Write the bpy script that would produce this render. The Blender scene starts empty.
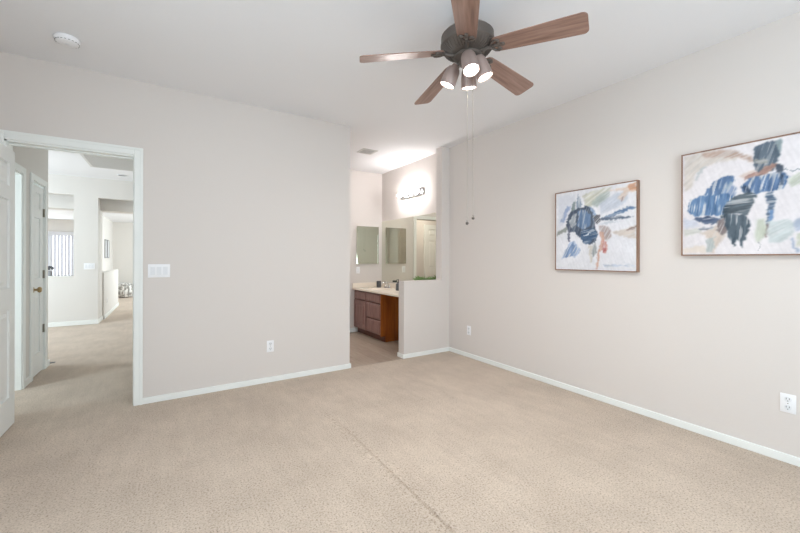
import bpy, bmesh, math, random
import numpy as np
from mathutils import Vector, Matrix

# ------------------------------------------------------------------ camera, world, lights, exposure
SC = bpy.context.scene
COL = SC.collection
rad = math.radians

cam_data = bpy.data.cameras.new('camera')
cam = bpy.data.objects.new('camera', cam_data)
COL.objects.link(cam)
cam.location = (0.0, 0.0, 1.253)
cam.rotation_euler = (rad(90), -0.0024, -0.5676)
cam_data.sensor_width = 36.0
cam_data.lens = 364.3 * 36.0 / 800.0
cam_data.shift_y = -8.2 / 800.0
cam_data.clip_start = 0.02
SC.camera = cam

world = bpy.data.worlds.new('daylight')
SC.world = world
world.use_nodes = True
wbg = world.node_tree.nodes['Background']
wbg.inputs['Color'].default_value = (0.86, 0.93, 1.0, 1)
wbg.inputs['Strength'].default_value = 2.2

def area(name, loc, aim, sx, sy, power, color=(1, 1, 1), spread=180):
    d = bpy.data.lights.new(name, 'AREA')
    d.shape = 'RECTANGLE'; d.size = sx; d.size_y = sy
    d.energy = power; d.color = color; d.spread = rad(spread)
    o = bpy.data.objects.new(name, d); COL.objects.link(o)
    o.location = loc
    o.rotation_euler = (Vector(aim) - Vector(loc)).to_track_quat('-Z', 'Y').to_euler()
    return o

DAY = (0.80, 1.0, 1.13)
# daylight entering by the bedroom windows (left wall and the wall behind the camera)
area('daylight_bedroom_side', (-1.30, 0.6, 1.45), (3, 0.6, 1.35), 2.2, 1.5, 25, DAY)
area('daylight_bedroom_rear', (1.15, -1.75, 1.45), (1.05, 3, 2.3), 2.0, 1.5, 60, DAY)
# added area lights for daylight past the hallway; most have no window built
area('daylight_hall', (-3.9, 7.3, 1.5), (0, 8.3, 1.5), 2.0, 1.8, 100, (0.84, 0.99, 1.09))
area('fill_living', (1.35, 12.6, 1.4), (-3, 12.6, 1.1), 4.0, 1.8, 95, (0.88, 1.0, 1.05))  # added fill light; the right living room wall has no window
area('daylight_living_far', (-3.2, 15.05, 1.35), (-3.2, 10, 1.2), 1.6, 1.5, 30, (0.88, 1.0, 1.05))
area('fill_living_left', (-4.5, 12.0, 1.4), (0, 12.6, 1.3), 3.0, 1.7, 75, (0.9, 1.0, 1.04))  # added to brighten the left of the living room, no window here
area('fill_bathroom', (0.9, 4.75, 2.70), (2.6, 4.75, 0.6), 0.5, 0.5, 14, (1, 0.98, 0.97))  # added bathroom fill under the ceiling, no fixture built
area('fill_small_room', (1.9, 6.3, 2.70), (1.9, 6.3, 0), 0.35, 0.35, 24, (1, 0.98, 0.94))  # added to brighten the small room seen in the mirror, no fixture
area('daylight_side_room', (-2.6, 4.02, 1.3), (-1.9, 5.6, 1.2), 1.2, 1.6, 60, (0.80, 0.97, 1.06))  # stands in for the side room's daylight, no window built

SC.view_settings.view_transform = 'Standard'
SC.view_settings.look = 'None'
SC.view_settings.exposure = 0.05
SC.view_settings.gamma = 1.0
SC.view_settings.use_curve_mapping = False
SC.cycles.max_bounces = 12
SC.cycles.diffuse_bounces = 8
SC.cycles.glossy_bounces = 6
SC.cycles.sample_clamp_indirect = 6.0

# ------------------------------------------------------------------ materials
def lin(c):
    c = c / 255.0
    return c / 12.92 if c <= 0.04045 else ((c + 0.055) / 1.055) ** 2.4
def rgb(r, g, b):
    return (lin(r), lin(g), lin(b), 1.0)

def new_mat(name, color, rough=0.6, metal=0.0, spec=0.5):
    m = bpy.data.materials.new(name); m.use_nodes = True
    nt = m.node_tree; b = nt.nodes['Principled BSDF']
    b.inputs['Base Color'].default_value = color
    b.inputs['Roughness'].default_value = rough
    b.inputs['Metallic'].default_value = metal
    b.inputs['Specular IOR Level'].default_value = spec
    return m

def nodes(m):
    nt = m.node_tree
    return nt, nt.nodes, nt.links, nt.nodes['Principled BSDF']

def coords(m, scale=(1, 1, 1), kind='Object', rot=(0, 0, 0)):
    nt, N, L, b = nodes(m)
    tc = N.new('ShaderNodeTexCoord'); mp = N.new('ShaderNodeMapping')
    L.new(tc.outputs[kind], mp.inputs['Vector'])
    mp.inputs['Scale'].default_value = scale
    mp.inputs['Rotation'].default_value = rot
    return mp.outputs['Vector']

def noise(m, vec, scale, detail=3.0, rough=0.55):
    nt, N, L, b = nodes(m)
    n = N.new('ShaderNodeTexNoise')
    n.inputs['Scale'].default_value = scale
    n.inputs['Detail'].default_value = detail
    n.inputs['Roughness'].default_value = rough
    L.new(vec, n.inputs['Vector'])
    return n.outputs['Fac']

def ramp(m, fac, stops):
    nt, N, L, b = nodes(m)
    r = N.new('ShaderNodeValToRGB')
    els = r.color_ramp.elements
    while len(els) < len(stops): els.new(0.5)
    for e, (p, c) in zip(els, stops):
        e.position = p; e.color = c
    L.new(fac, r.inputs['Fac'])
    return r.outputs['Color']

def bump(m, h, strength, dist):
    nt, N, L, b = nodes(m)
    bp = N.new('ShaderNodeBump')
    bp.inputs['Strength'].default_value = strength
    bp.inputs['Distance'].default_value = dist
    L.new(h, bp.inputs['Height']); L.new(bp.outputs['Normal'], b.inputs['Normal'])

def mul(m, a, c, fac=1.0):
    nt, N, L, b = nodes(m)
    x = N.new('ShaderNodeMix'); x.data_type = 'RGBA'; x.blend_type = 'MULTIPLY'
    x.inputs[0].default_value = fac
    L.new(a, x.inputs[6]); L.new(c, x.inputs[7])
    return x.outputs[2]

def paint(name, color, rough=0.75, tex=0.12):
    m = new_mat(name, color, rough, spec=0.25)
    v = coords(m)
    bump(m, noise(m, v, 70, 3), tex, 0.004)
    return m

M = {}
M['wall'] = paint('wall_paint', rgb(214, 207, 202))
M['wall_hall'] = paint('hall_paint', rgb(218, 214, 209))
M['ceiling'] = paint('ceiling_paint', rgb(232, 232, 234), tex=0.2)
M['trim'] = new_mat('trim_enamel', rgb(233, 235, 232), 0.4, spec=0.4)
M['door'] = new_mat('door_enamel', rgb(230, 231, 229), 0.42, spec=0.4)
M['plastic'] = new_mat('white_plastic', rgb(236, 236, 238), 0.35)
M['plastic_dim'] = new_mat('off_white_plastic', rgb(224, 225, 228), 0.45)
M['slot'] = new_mat('dark_slot', rgb(60, 58, 58), 0.6)
M['chrome'] = new_mat('chrome', rgb(225, 225, 228), 0.12, 1.0)
M['nickel'] = new_mat('satin_nickel', rgb(150, 143, 130), 0.35, 1.0)
M['brass'] = new_mat('brass', rgb(172, 148, 108), 0.35, 1.0)
M['mirror'] = new_mat('mirror_glass', rgb(226, 226, 214), 0.0, 1.0)
M['counter'] = new_mat('cultured_marble', rgb(238, 228, 214), 0.25)
M['charcoal'] = new_mat('charcoal_ceramic', rgb(82, 84, 88), 0.5)
M['black'] = new_mat('black_plastic', rgb(35, 35, 38), 0.4)
M['bronze'] = new_mat('aged_bronze', rgb(100, 92, 86), 0.45, 0.4)
M['can'] = new_mat('brushed_bronze_pink', rgb(172, 152, 145), 0.4, 0.35)
M['grey'] = new_mat('grey_ceramic', rgb(150, 150, 152), 0.6)
M['green'] = new_mat('leaf_green', rgb(128, 158, 98), 0.6)
M['vent'] = new_mat('vent_metal', rgb(205, 203, 200), 0.5)
M['vent_dark'] = new_mat('vent_gap', rgb(95, 95, 95), 0.8)
M['blind'] = new_mat('blind_vinyl', rgb(235, 235, 235), 0.6)
nt, N, L, b = nodes(M['blind'])
tl = N.new('ShaderNodeBsdfTranslucent'); tl.inputs['Color'].default_value = rgb(235, 235, 240)
ms = N.new('ShaderNodeMixShader'); ms.inputs[0].default_value = 0.5
L.new(b.outputs[0], ms.inputs[1]); L.new(tl.outputs[0], ms.inputs[2]); L.new(ms.outputs[0], N['Material Output'].inputs['Surface'])
M['quilt'] = new_mat('pouf_fabric', rgb(225, 222, 216), 0.9)
v = coords(M['quilt'])
nt, N, L, b = nodes(M['quilt'])
L.new(ramp(M['quilt'], noise(M['quilt'], v, 14, 2), [(0.45, rgb(150, 146, 140)), (0.55, rgb(232, 230, 226))]), b.inputs['Base Color'])

def emit(name, color, strength):
    m = bpy.data.materials.new(name); m.use_nodes = True
    nt = m.node_tree; nt.nodes.clear()
    e = nt.nodes.new('ShaderNodeEmission'); o = nt.nodes.new('ShaderNodeOutputMaterial')
    e.inputs['Color'].default_value = color; e.inputs['Strength'].default_value = strength
    nt.links.new(e.outputs[0], o.inputs[0])
    return m
M['bulb'] = emit('lit_bulb', (1, 0.93, 0.85, 1), 14)
M['globe'] = emit('lit_globe', (1, 0.96, 0.95, 1), 132)

# glass pane
g = bpy.data.materials.new('window_glass'); g.use_nodes = True
nt = g.node_tree; nt.nodes.clear()
o_ = nt.nodes.new('ShaderNodeOutputMaterial'); mx = nt.nodes.new('ShaderNodeMixShader')
tr = nt.nodes.new('ShaderNodeBsdfTransparent'); gl = nt.nodes.new('ShaderNodeBsdfGlossy')
gl.inputs['Roughness'].default_value = 0.02; mx.inputs[0].default_value = 0.06
nt.links.new(tr.outputs[0], mx.inputs[1]); nt.links.new(gl.outputs[0], mx.inputs[2]); nt.links.new(mx.outputs[0], o_.inputs[0])
M['glass'] = g

# carpet: cut pile with speckle, tracks of brushed pile and fine bump
m = new_mat('carpet_pile', rgb(190, 172, 155), 0.95, spec=0.05)
nt, N, L, b = nodes(m)
v = coords(m)
fleck = ramp(m, noise(m, v, 105, 3, 0.75), [(0.30, rgb(132, 114, 99)), (0.46, rgb(198, 181, 164)), (0.64, rgb(214, 198, 182))])
patch = ramp(m, noise(m, v, 2.4, 5, 0.65), [(0.36, (0.87, 0.865, 0.86, 1)), (0.62, (1, 1, 1, 1))])
brush = ramp(m, noise(m, coords(m, (9, 1.6, 1), rot=(0, 0, 0.7)), 2.0, 3), [(0.40, (0.95, 0.945, 0.94, 1)), (0.60, (1, 1, 1, 1))])
L.new(mul(m, mul(m, fleck, patch), brush), b.inputs['Base Color'])
b.inputs['Sheen Weight'].default_value = 0.15
bump(m, noise(m, v, 110, 4, 0.75), 0.55, 0.009)
M['carpet'] = m

# wood-look vinyl planks for the bathroom
m = new_mat('vinyl_plank', rgb(170, 155, 140), 0.45, spec=0.4)
nt, N, L, b = nodes(m)
v = coords(m, rot=(0, 0, rad(90)))
br = N.new('ShaderNodeTexBrick')
br.inputs['Scale'].default_value = 1.0
br.inputs['Brick Width'].default_value = 1.2; br.inputs['Row Height'].default_value = 0.18
br.inputs['Mortar Size'].default_value = 0.0015
br.inputs['Color1'].default_value = rgb(158, 141, 126); br.inputs['Color2'].default_value = rgb(174, 157, 142)
br.inputs['Mortar'].default_value = rgb(140, 124, 108)
L.new(v, br.inputs['Vector'])
grain = ramp(m, noise(m, coords(m, (22, 1.5, 1)), 3, 5), [(0.3, (0.76, 0.75, 0.74, 1)), (0.7, (1, 1, 1, 1))])
L.new(mul(m, br.outputs['Color'], grain), b.inputs['Base Color'])
M['vinyl'] = m

def wood(name, dark, light, grain_scale=(2, 30, 30), rough=0.4, metal=0.0):
    m = new_mat(name, light, rough, metal)
    nt, N, L, b = nodes(m)
    v = coords(m, grain_scale)
    L.new(ramp(m, noise(m, v, 1.4, 6, 0.62), [(0.32, dark), (0.68, light)]), b.inputs['Base Color'])
    return m
M['blade'] = wood('blade_walnut', rgb(118, 88, 76), rgb(166, 134, 120), (2.0, 30, 30), 0.3)
M['vanity_front'] = wood('vanity_cherry', rgb(118, 84, 79), rgb(150, 116, 110), (20, 20, 3), 0.35)
M['vanity_side'] = wood('vanity_oak_side', rgb(132, 66, 12), rgb(170, 96, 30), (16, 16, 1.6), 0.4)
M['vanity_body'] = wood('vanity_body_wood', rgb(92, 50, 38), rgb(120, 72, 56), (20, 20, 3), 0.4)
M['frame_wood'] = wood('frame_walnut', rgb(120, 88, 70), rgb(158, 124, 102), (20, 20, 3), 0.45)
M['canvas'] = new_mat('painted_canvas', (1, 1, 1, 1), 0.7, spec=0.2)
nt, N, L, b = nodes(M['canvas'])
at = N.new('ShaderNodeAttribute'); at.attribute_name = 'paint'
L.new(at.outputs['Color'], b.inputs['Base Color'])
bump(M['canvas'], noise(M['canvas'], coords(M['canvas']), 60, 3), 0.15, 0.002)

# ------------------------------------------------------------------ mesh helpers
class MB:
    """collects shapes, built as one mesh object"""
    def __init__(s): s.bm = bmesh.new()
    def box(s, a, b_, bevel=0.0, seg=2):
        x0, y0, z0 = [min(p, q) for p, q in zip(a, b_)]
        x1, y1, z1 = [max(p, q) for p, q in zip(a, b_)]
        vs = [s.bm.verts.new(p) for p in ((x0,y0,z0),(x1,y0,z0),(x1,y1,z0),(x0,y1,z0),(x0,y0,z1),(x1,y0,z1),(x1,y1,z1),(x0,y1,z1))]
        fs = [s.bm.faces.new([vs[i] for i in f]) for f in ((0,3,2,1),(4,5,6,7),(0,1,5,4),(1,2,6,5),(2,3,7,6),(3,0,4,7))]
        if bevel > 0:
            es = set(e for f in fs for e in f.edges)
            bmesh.ops.bevel(s.bm, geom=list(es), offset=bevel, segments=seg, affect='EDGES', profile=0.5)
        return s
    def frustum(s, axis, a0, b0, a1, b1, d0, d1):
        """rect (a0..b0) at depth d0 narrowing to (a1..b1) at depth d1; axis is the depth axis"""
        def P(u, w, d):
            return {0: (d, u, w), 1: (u, d, w), 2: (u, w, d)}[axis]
        (u0, w0), (u1, w1) = a0, b0
        (p0, q0), (p1, q1) = a1, b1
        lo = [s.bm.verts.new(P(*c, d0)) for c in ((u0,w0),(u1,w0),(u1,w1),(u0,w1))]
        hi = [s.bm.verts.new(P(*c, d1)) for c in ((p0,q0),(p1,q0),(p1,q1),(p0,q1))]
        s.bm.faces.new(hi); s.bm.faces.new(lo[::-1])
        for i in range(4):
            s.bm.faces.new((lo[i], lo[(i+1)%4], hi[(i+1)%4], hi[i]))
        return s
    def lathe(s, prof, n=32, mat=None):
        """profile [(r,z)...] about Z, capped, then transformed by mat"""
        rings = []
        start = len(s.bm.verts)
        new = []
        for r, z in prof:
            ring = [s.bm.verts.new((r*math.cos(2*math.pi*i/n), r*math.sin(2*math.pi*i/n), z)) for i in range(n)]
            rings.append(ring); new += ring
        for a, c in zip(rings, rings[1:]):
            for i in range(n):
                s.bm.faces.new((a[i], a[(i+1)%n], c[(i+1)%n], c[i]))
        s.bm.faces.new(rings[0][::-1]); s.bm.faces.new(rings[-1])
        if mat is not None: bmesh.ops.transform(s.bm, matrix=mat, verts=new)
        return s
    def tube(s, pts, r, n=10):
        pts = [Vector(p) for p in pts]
        rings = []
        for i, p in enumerate(pts):
            d = (pts[min(i+1, len(pts)-1)] - pts[max(i-1, 0)]).normalized()
            up = Vector((0, 0, 1)) if abs(d.z) < 0.9 else Vector((1, 0, 0))
            a = d.cross(up).normalized(); c = d.cross(a)
            rr = r[i] if isinstance(r, (list, tuple)) else r
            rings.append([s.bm.verts.new(p + a*rr*math.cos(2*math.pi*k/n) + c*rr*math.sin(2*math.pi*k/n)) for k in range(n)])
        for a, c in zip(rings, rings[1:]):
            for k in range(n):
                s.bm.faces.new((a[k], a[(k+1)%n], c[(k+1)%n], c[k]))
        s.bm.faces.new(rings[0][::-1]); s.bm.faces.new(rings[-1])
        return s
    def ball(s, c, r, seg=16, squash=1.0):
        mt = Matrix.Translation(c) @ Matrix.Diagonal((1, 1, squash, 1))
        bmesh.ops.create_uvsphere(s.bm, u_segments=seg, v_segments=max(6, seg//2), radius=r, matrix=mt)
        return s
    def build(s, name, mat, parent=None, smooth=False, angle=35):
        bmesh.ops.recalc_face_normals(s.bm, faces=s.bm.faces)
        me = bpy.data.meshes.new(name)
        s.bm.to_mesh(me); s.bm.free()
        for mm in (mat if isinstance(mat, (list, tuple)) else [mat]): me.materials.append(mm)
        if smooth:
            for p in me.polygons: p.use_smooth = True
            try: me.set_sharp_from_angle(angle=rad(angle))
            except Exception: pass
        o = bpy.data.objects.new(name, me); COL.objects.link(o)
        if parent is not None: o.parent = parent
        return o

def tag(o, label=None, cat=None, group=None, kind=None):
    if label: o['label'] = label
    if cat: o['category'] = cat
    if group: o['group'] = group
    if kind: o['kind'] = kind
    return o
def thing(name, label, cat, loc=(0, 0, 0), rotz=0, group=None):
    o = bpy.data.objects.new(name, None); COL.objects.link(o)
    o.location = loc; o.rotation_euler = (0, 0, rotz)
    o.empty_display_size = 0.1
    return tag(o, label, cat, group)
def struct(name, mb, mat, smooth=False):
    return tag(mb.build(name, mat, None, smooth), kind='structure')
def struct_root(name, loc=(0, 0, 0), rotz=0):
    o = bpy.data.objects.new(name, None); COL.objects.link(o)
    o.location = loc; o.rotation_euler = (0, 0, rotz); o.empty_display_size = 0.1
    return tag(o, kind='structure')
def copy_tree(o, parent=None):
    c = o.copy(); COL.objects.link(c); c.parent = parent
    for ch in [k for k in bpy.data.objects if k.parent == o]:
        copy_tree(ch, c)
    return c

# ------------------------------------------------------------------ the setting
H = 2.754            # ceiling height
YB = 3.81           # bedroom's back wall
XR = 3.226          # right wall
XL = -1.36; YR = -1.82
T = 0.12
HX0, HX1 = -1.01, -0.241      # hallway doorway
HZ = 2.119
BY = 5.66           # bathroom back wall

# floors
def carpet_floor():
    b = MB()
    # bedroom: strips with the raised seam running along Y
    xs = [XL, 1.03, 1.075, 1.092, 1.100, 1.112, 1.14, 1.20, XR]
    dz = [0, 0, .0045, .0075, -.004, .004, .002, 0, 0]
    ys = [YR, -1.0, 0.0, 1.2, 2.2, 2.60, 2.74, 2.85, YB]
    fade = [1, 1, 1, 1, 1, .9, .5, 0, 0]
    g = [[b.bm.verts.new((x, y, z*f)) for x, z in zip(xs, dz)] for y, f in zip(ys, fade)]
    for j in range(len(ys)-1):
        for i in range(len(xs)-1):
            b.bm.faces.new((g[j][i], g[j][i+1], g[j+1][i+1], g[j+1][i]))
    return b
f = carpet_floor()
f.box((XL, YR, -0.08), (XR, YB, -0.03))
struct('floor', f, M['carpet'], smooth=True)
struct('floor_hallway', MB().box((-4.1, YB, -0.08), (0.17, 9.56, 0.0)), M['carpet'])
struct('floor_living_room', MB().box((-4.6, 9.56, -0.08), (1.6, 15.4, 0.0)), M['carpet'])
struct('floor_bathroom', MB().box((0.17, YB, -0.08), (XR, 7.0, -0.004)), M['vinyl'])

# ceilings
struct('ceiling', MB().box((-4.1, YR-T, H), (XR+T, 9.20, H+0.1)), M['ceiling'])
struct('ceiling_living_room', MB().box((-4.6, 9.56, 2.43), (1.6, 15.4, 2.53)), M['ceiling'])

# bedroom walls
struct('wall_back', MB().box((XL, YB, 0), (HX0, YB+T, H)).box((HX0, YB, HZ), (HX1, YB+T, H)).box((HX1, YB, 0), (1.751, YB+T, H)), M['wall'])
struct('wall_right', MB().box((XR, YR-T, 0), (XR+T, BY+T, H)), M['wall'])
half = MB().box((2.488, YB, 0), (XR, YB+T, 0.964)).box((3.089, YB, 0.964), (XR, YB+T, H))
struct('wall_half', half, M['wall'])
def wall_with_hole(axis, pos0, pos1, a0, a1, h0, h1, z0, z1, top=H):
    b = MB()
    def bx(u0, u1, w0, w1):
        if axis == 0: b.box((pos0, u0, w0), (pos1, u1, w1))
        else: b.box((u0, pos0, w0), (u1, pos1, w1))
    bx(a0, h0, 0, top); bx(h1, a1, 0, top)
    if z0 > 0: bx(h0, h1, 0, z0)
    if z1 < top: bx(h0, h1, z1, top)
    return b
struct('wall_left', wall_with_hole(0, XL-T, XL, YR-T, YB+T, -0.55, 1.75, 0.7, 2.2), M['wall'])
struct('wall_front', wall_with_hole(1, YR-T, YR, XL, XR, 0.35, 2.35, 0.7, 2.2), M['wall'])

# hallway walls
b = MB()
HLX = -1.167
b.box((HLX-T, YB+T, 0), (HLX, 4.06, H)).box((HLX-T, 4.06, 2.044), (HLX, 4.84, H)).box((HLX-T, 4.84, 0), (HLX, 5.13, H))
b.box((HLX-T, 5.13, 2.044), (HLX, 5.575, H)).box((HLX-T, 5.575, 0), (HLX, 5.74, H))
b.box((-4.1, 5.62, 0), (HLX-T, 5.74, H))
struct('wall_hallway_left', b, M['wall_hall'])
struct('wall_side_room', MB().box((-3.6, YB, 0), (-3.5, 5.62, H)).box((-3.5, YB, 0), (XL-T, YB+T, H)), M['wall_hall'])
struct('wall_hallway_right', MB().box((0.05, YB+T, 0), (0.17, 9.44, H)), M['wall_hall'])
struct('wall_hallway_end', MB().box((-4.2, 5.62, 0), (-4.1, 9.0, H)), M['wall_hall'])
b = MB()
FY = 8.9
b.box((-4.1, FY, 0), (-2.7, FY+T, H)).box((-2.7, FY, 0), (-1.465, FY+T, 0.92)).box((-2.7, FY, 2.41), (-1.465, FY+T, H))
b.box((-1.465, FY, 0), (-1.114, FY+T, H)).box((-1.20, FY+T, 0), (-1.114, 9.44, H)).box((-1.114, FY, 2.385), (0.05, FY+T, H))
struct('wall_far', b, M['wall_hall'])
struct('wall_soffit', MB().box((-4.6, 9.20, 2.18), (1.6, 9.56, H+.1)), M['wall_hall'])
# living room
struct('wall_living_end', wall_with_hole(1, 15.2, 15.32, -4.6, 1.6, -3.7, -2.45, 0.6, 2.02, 2.53), M['wall_hall'])
struct('wall_living_partition', MB().box((-1.65, 11.2, 0), (-1.53, 15.2, 2.43)), M['wall_hall'])
struct('wall_pony', MB().box((-1.21, 9.46, 0), (-1.09, 12.0, 0.95)), M['wall_hall'])
struct('wall_living_left', MB().box((-4.7, 9.0, 0), (-4.6, 15.3, H)), M['wall_hall'])
struct('wall_living_right', MB().box((1.5, 9.44, 0), (1.6, 15.3, H)), M['wall_hall'])
struct('wall_kitchen_return', MB().box((0.05, 9.44, 0), (1.6, 9.56, 2.18)), M['wall_hall'])

# bathroom and water closet
struct('wall_bathroom_back', MB().box((0.17, BY, 0), (1.62, BY+T, H)).box((1.62, BY, 2.00), (2.47, BY+T, H)).box((2.47, BY, 0), (XR, BY+T, H)), M['wall'])
struct('wall_closet', MB().box((0.05, 9.44, 0), (0.05, 9.44, 0)) if False else MB().box((0.3, 6.9, 0), (2.9, 7.0, H)).box((0.2, BY+T, 0), (0.3, 7.0, H)).box((2.9, BY+T, 0), (3.0, 7.0, H)), M['wall'])

# baseboards
def bb(name, *segs):
    b = MB()
    for a, c in segs: b.box(a, c, 0.003, 1)
    return struct(name, b, M['trim'])
BH = 0.053; BT = 0.014
bb('baseboard_back', ((HX1+.063, YB-BT, 0), (1.751+BT, YB, BH)), ((1.751, YB, 0), (1.751+BT, YB+T, BH)))
bb('baseboard_right', ((XR-BT, YR, 0), (XR, YB-BT, BH)))
bb('baseboard_half', ((2.488-BT, YB-BT, 0), (XR, YB, BH)), ((2.488-BT, YB, 0), (2.488, YB+T+BT, BH)))
bb('baseboard_bathroom', ((2.54, BY-BT, -0.004), (2.74, BY, 0.07)))
bb('baseboard_hallway', ((HLX, 4.905, 0), (HLX+BT, 5.058, 0.07)), ((HLX, 5.645, 0), (HLX+BT, 5.74+BT, 0.07)), ((-4.1, 5.74, 0), (HLX, 5.74+BT, 0.07)))
bb('baseboard_far', ((-4.1, FY-BT, 0), (-1.114, FY, 0.08)), ((-1.114, FY-BT, 0), (-1.114+BT, 9.44, 0.08)))
bb('baseboard_pony', ((-1.09, 9.46, 0), (-1.09+BT, 12.0, 0.08)))

# door casings
def casing_y(name, x0, x1, ztop, y, s, wdt=0.063, th=0.016, depth=T):
    """around an opening in a wall parallel to X whose face is y; s=-1 faces -Y"""
    b = MB()
    ya, yb = (y-th, y) if s < 0 else (y, y+th)
    b.box((x0-wdt, ya, 0), (x0, yb, ztop+wdt), 0.004)
    b.box((x1, ya, 0), (x1+wdt, yb, ztop+wdt), 0.004)
    b.box((x0, ya, ztop), (x1, yb, ztop+wdt), 0.004)
    # raised outer band of the moulding
    yc, yd = (ya-0.005, ya) if s < 0 else (yb, yb+0.005)
    b.box((x0-wdt, yc, 0), (x0-wdt+.02, yd, ztop+wdt), 0.002)
    b.box((x1+wdt-.02, yc, 0), (x1+wdt, yd, ztop+wdt), 0.002)
    b.box((x0-wdt+.02, yc, ztop+wdt-.02), (x1+wdt-.02, yd, ztop+wdt), 0.002)
    return b
b = casing_y('c', HX0, HX1, HZ, YB, -1)
# jamb lining with door stop
b.box((HX1-.003, YB-.004, 0), (HX1, YB+T+.004, HZ)).box((HX0, YB-.004, 0), (HX0+.012, YB+T+.004, HZ)).box((HX0, YB-.004, HZ-.012), (HX1, YB+T+.004, HZ))
b.box((HX1-.010, YB+.05, 0), (HX1-.003, YB+.085, HZ-.012)).box((HX0, YB+.05, HZ-.024), (HX1, YB+.085, HZ-.012))
trim1 = struct('trim_1', b, M['trim'])
MB().box((HX1-.0045, YB+.012, 0.94), (HX1-.0025, YB+.04, 1.02)).build('strike_plate', M['nickel'], trim1)['label'] = 'satin metal strike plate'
struct('trim_2', casing_y('c', 1.62, 2.47, 2.00, BY, -1), M['trim'])
def casing_x(y0, y1, ztop, x, wdt=0.063, th=0.016):
    b = MB()
    b.box((x, y0-wdt, 0), (x+th, y0, ztop+wdt), 0.004)
    b.box((x, y1, 0), (x+th, y1+wdt, ztop+wdt), 0.004)
    b.box((x, y0, ztop), (x+th, y1, ztop+wdt), 0.004)
    b.box((x-T-.002, y1-.012, 0), (x+.002, y1, ztop)).box((x-T-.002, y0, 0), (x+.002, y0+.012, ztop)).box((x-T-.002, y0, ztop-.012), (x+.002, y1, ztop))
    return b
struct('trim_3', casing_x(4.06, 4.84, 2.044, HLX), M['trim'])
struct('trim_4', casing_x(5.13, 5.575, 2.044, HLX), M['trim'])

# panelled door leaf in local coordinates: X along width, Y thickness, Z up
def leaf_mesh(wd, ht, th, cols, rows, stile=0.11):
    b = MB()
    rec = 0.012
    b.box((0, -th/2+rec, 0), (wd, th/2-rec, ht))
    rails = [0.0]
    cw = (wd - stile*(cols+1)) / cols
    xs = [stile + i*(cw+stile) for i in range(cols)]
    for s in (-1, 1):
        ya, yb = (-th/2, -th/2+rec) if s < 0 else (th/2-rec, th/2)
        edges = [0] + xs
        # stiles
        b.box((0, ya, 0), (stile, yb, ht))
        for x in xs: b.box((x+cw, ya, 0), (min(x+cw+stile, wd), yb, ht))
        # rails and raised panels
        for x in xs:
            zz = 0.0
            for (z0, z1) in rows:
                b.box((x, ya, zz), (x+cw, yb, z0))
                base = -th/2+rec if s < 0 else th/2-rec
                face = -th/2+0.003 if s < 0 else th/2-0.003
                m_ = 0.022; n_ = 0.048
                b.frustum(1, (x+m_, z0+m_), (x+cw-m_, z1-m_), (x+n_, z0+n_), (x+cw-n_, z1-n_), base, face)
                # sloped sticking round the panel
                zz = z1
            b.box((x, ya, zz), (x+cw, yb, ht))
    return b
ROWS6 = [(0.22, 0.86), (1.02, 1.66), (1.76, 1.93)]

# bedroom door, open 90 degrees into the room
d1 = struct_root('door_1', (-0.9875, 3.87, 0.012), rad(-90))
leaf_mesh(0.76, 2.03, 0.035, 2, ROWS6).build('door_panel', M['door'], d1)
k = MB().lathe([(0.026, 0), (0.026, .006), (0.012, .01), (.012, .03), (.026, .038), (.030, .052), (.022, .062), (.005, .065)], 20,
               Matrix.Translation((0.70, 0.0175, 0.92)) @ Matrix.Rotation(rad(-90), 4, 'X'))
k.build('door_knob', M['brass'], d1, True)

# linen closet door in the hallway (single column of panels)
d2 = struct_root('door_2', (HLX-0.022, 5.142, 0.012), rad(90))
leaf_mesh(0.421, 2.003, 0.035, 1, ROWS6, 0.105).build('door_panel', M['door'], d2)
for z in (0.41, 1.01, 1.69):
    MB().box((0.40, -0.0195, z), (0.421, -0.0173, z+.09)).tube([(.424, -.024, z), (.424, -.024, z+.09)], .007).build('hinge', M['nickel'], d2, True)
MB().lathe([(0.028, 0), (0.028, .006), (0.012, .01), (.012, .03), (.026, .038), (.031, .052), (.022, .064), (.005, .067)], 20,
           Matrix.Translation((0.065, -0.0175, 0.905)) @ Matrix.Rotation(rad(90), 4, 'X')).build('door_knob', M['brass'], d2, True)['label'] = 'brass door knob'

# six panel door at the end of the small room behind the bathroom (seen in the mirror)
d3 = struct_root('door_3', (0.63, 6.87, 0.01))
leaf_mesh(0.76, 2.03, 0.035, 2, ROWS6).build('door_panel', M['door'], d3)

# windows
def window(n, axis, pos, a0, a1, z0, z1, bars=1):
    """pos: wall face towards the room; frame sits inside the hole"""
    r = struct_root('window_%d' % n)
    b = MB()
    def bx(u0, u1, w0, w1, d0=.0, d1=.06, mb=b):
        if axis == 0: mb.box((pos+d0, u0, w0), (pos+d1, u1, w1))
        else: mb.box((u0, pos+d0, w0), (u1, pos+d1, w1))
    fw = 0.045
    bx(a0, a0+fw, z0, z1); bx(a1-fw, a1, z0, z1); bx(a0+fw, a1-fw, z0, z0+fw); bx(a0+fw, a1-fw, z1-fw, z1)
    for i in range(bars):
        c = a0 + (a1-a0)*(i+1)/(bars+1)
        bx(c-.025, c+.025, z0+fw, z1-fw)
    b.build('window_frame', M['trim'], r)
    p = MB(); bx(a0+fw, a1-fw, z0+fw, z1-fw, .027, .033, p); p.build('window_pane', M['glass'], r)
    return r
window(1, 0, XL-0.10, -0.55, 1.75, 0.7, 2.2)
window(2, 1, YR-0.10, 0.35, 2.35, 0.7, 2.2)
window(3, 1, 15.24, -3.7, -2.45, 0.6, 2.02)
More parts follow.
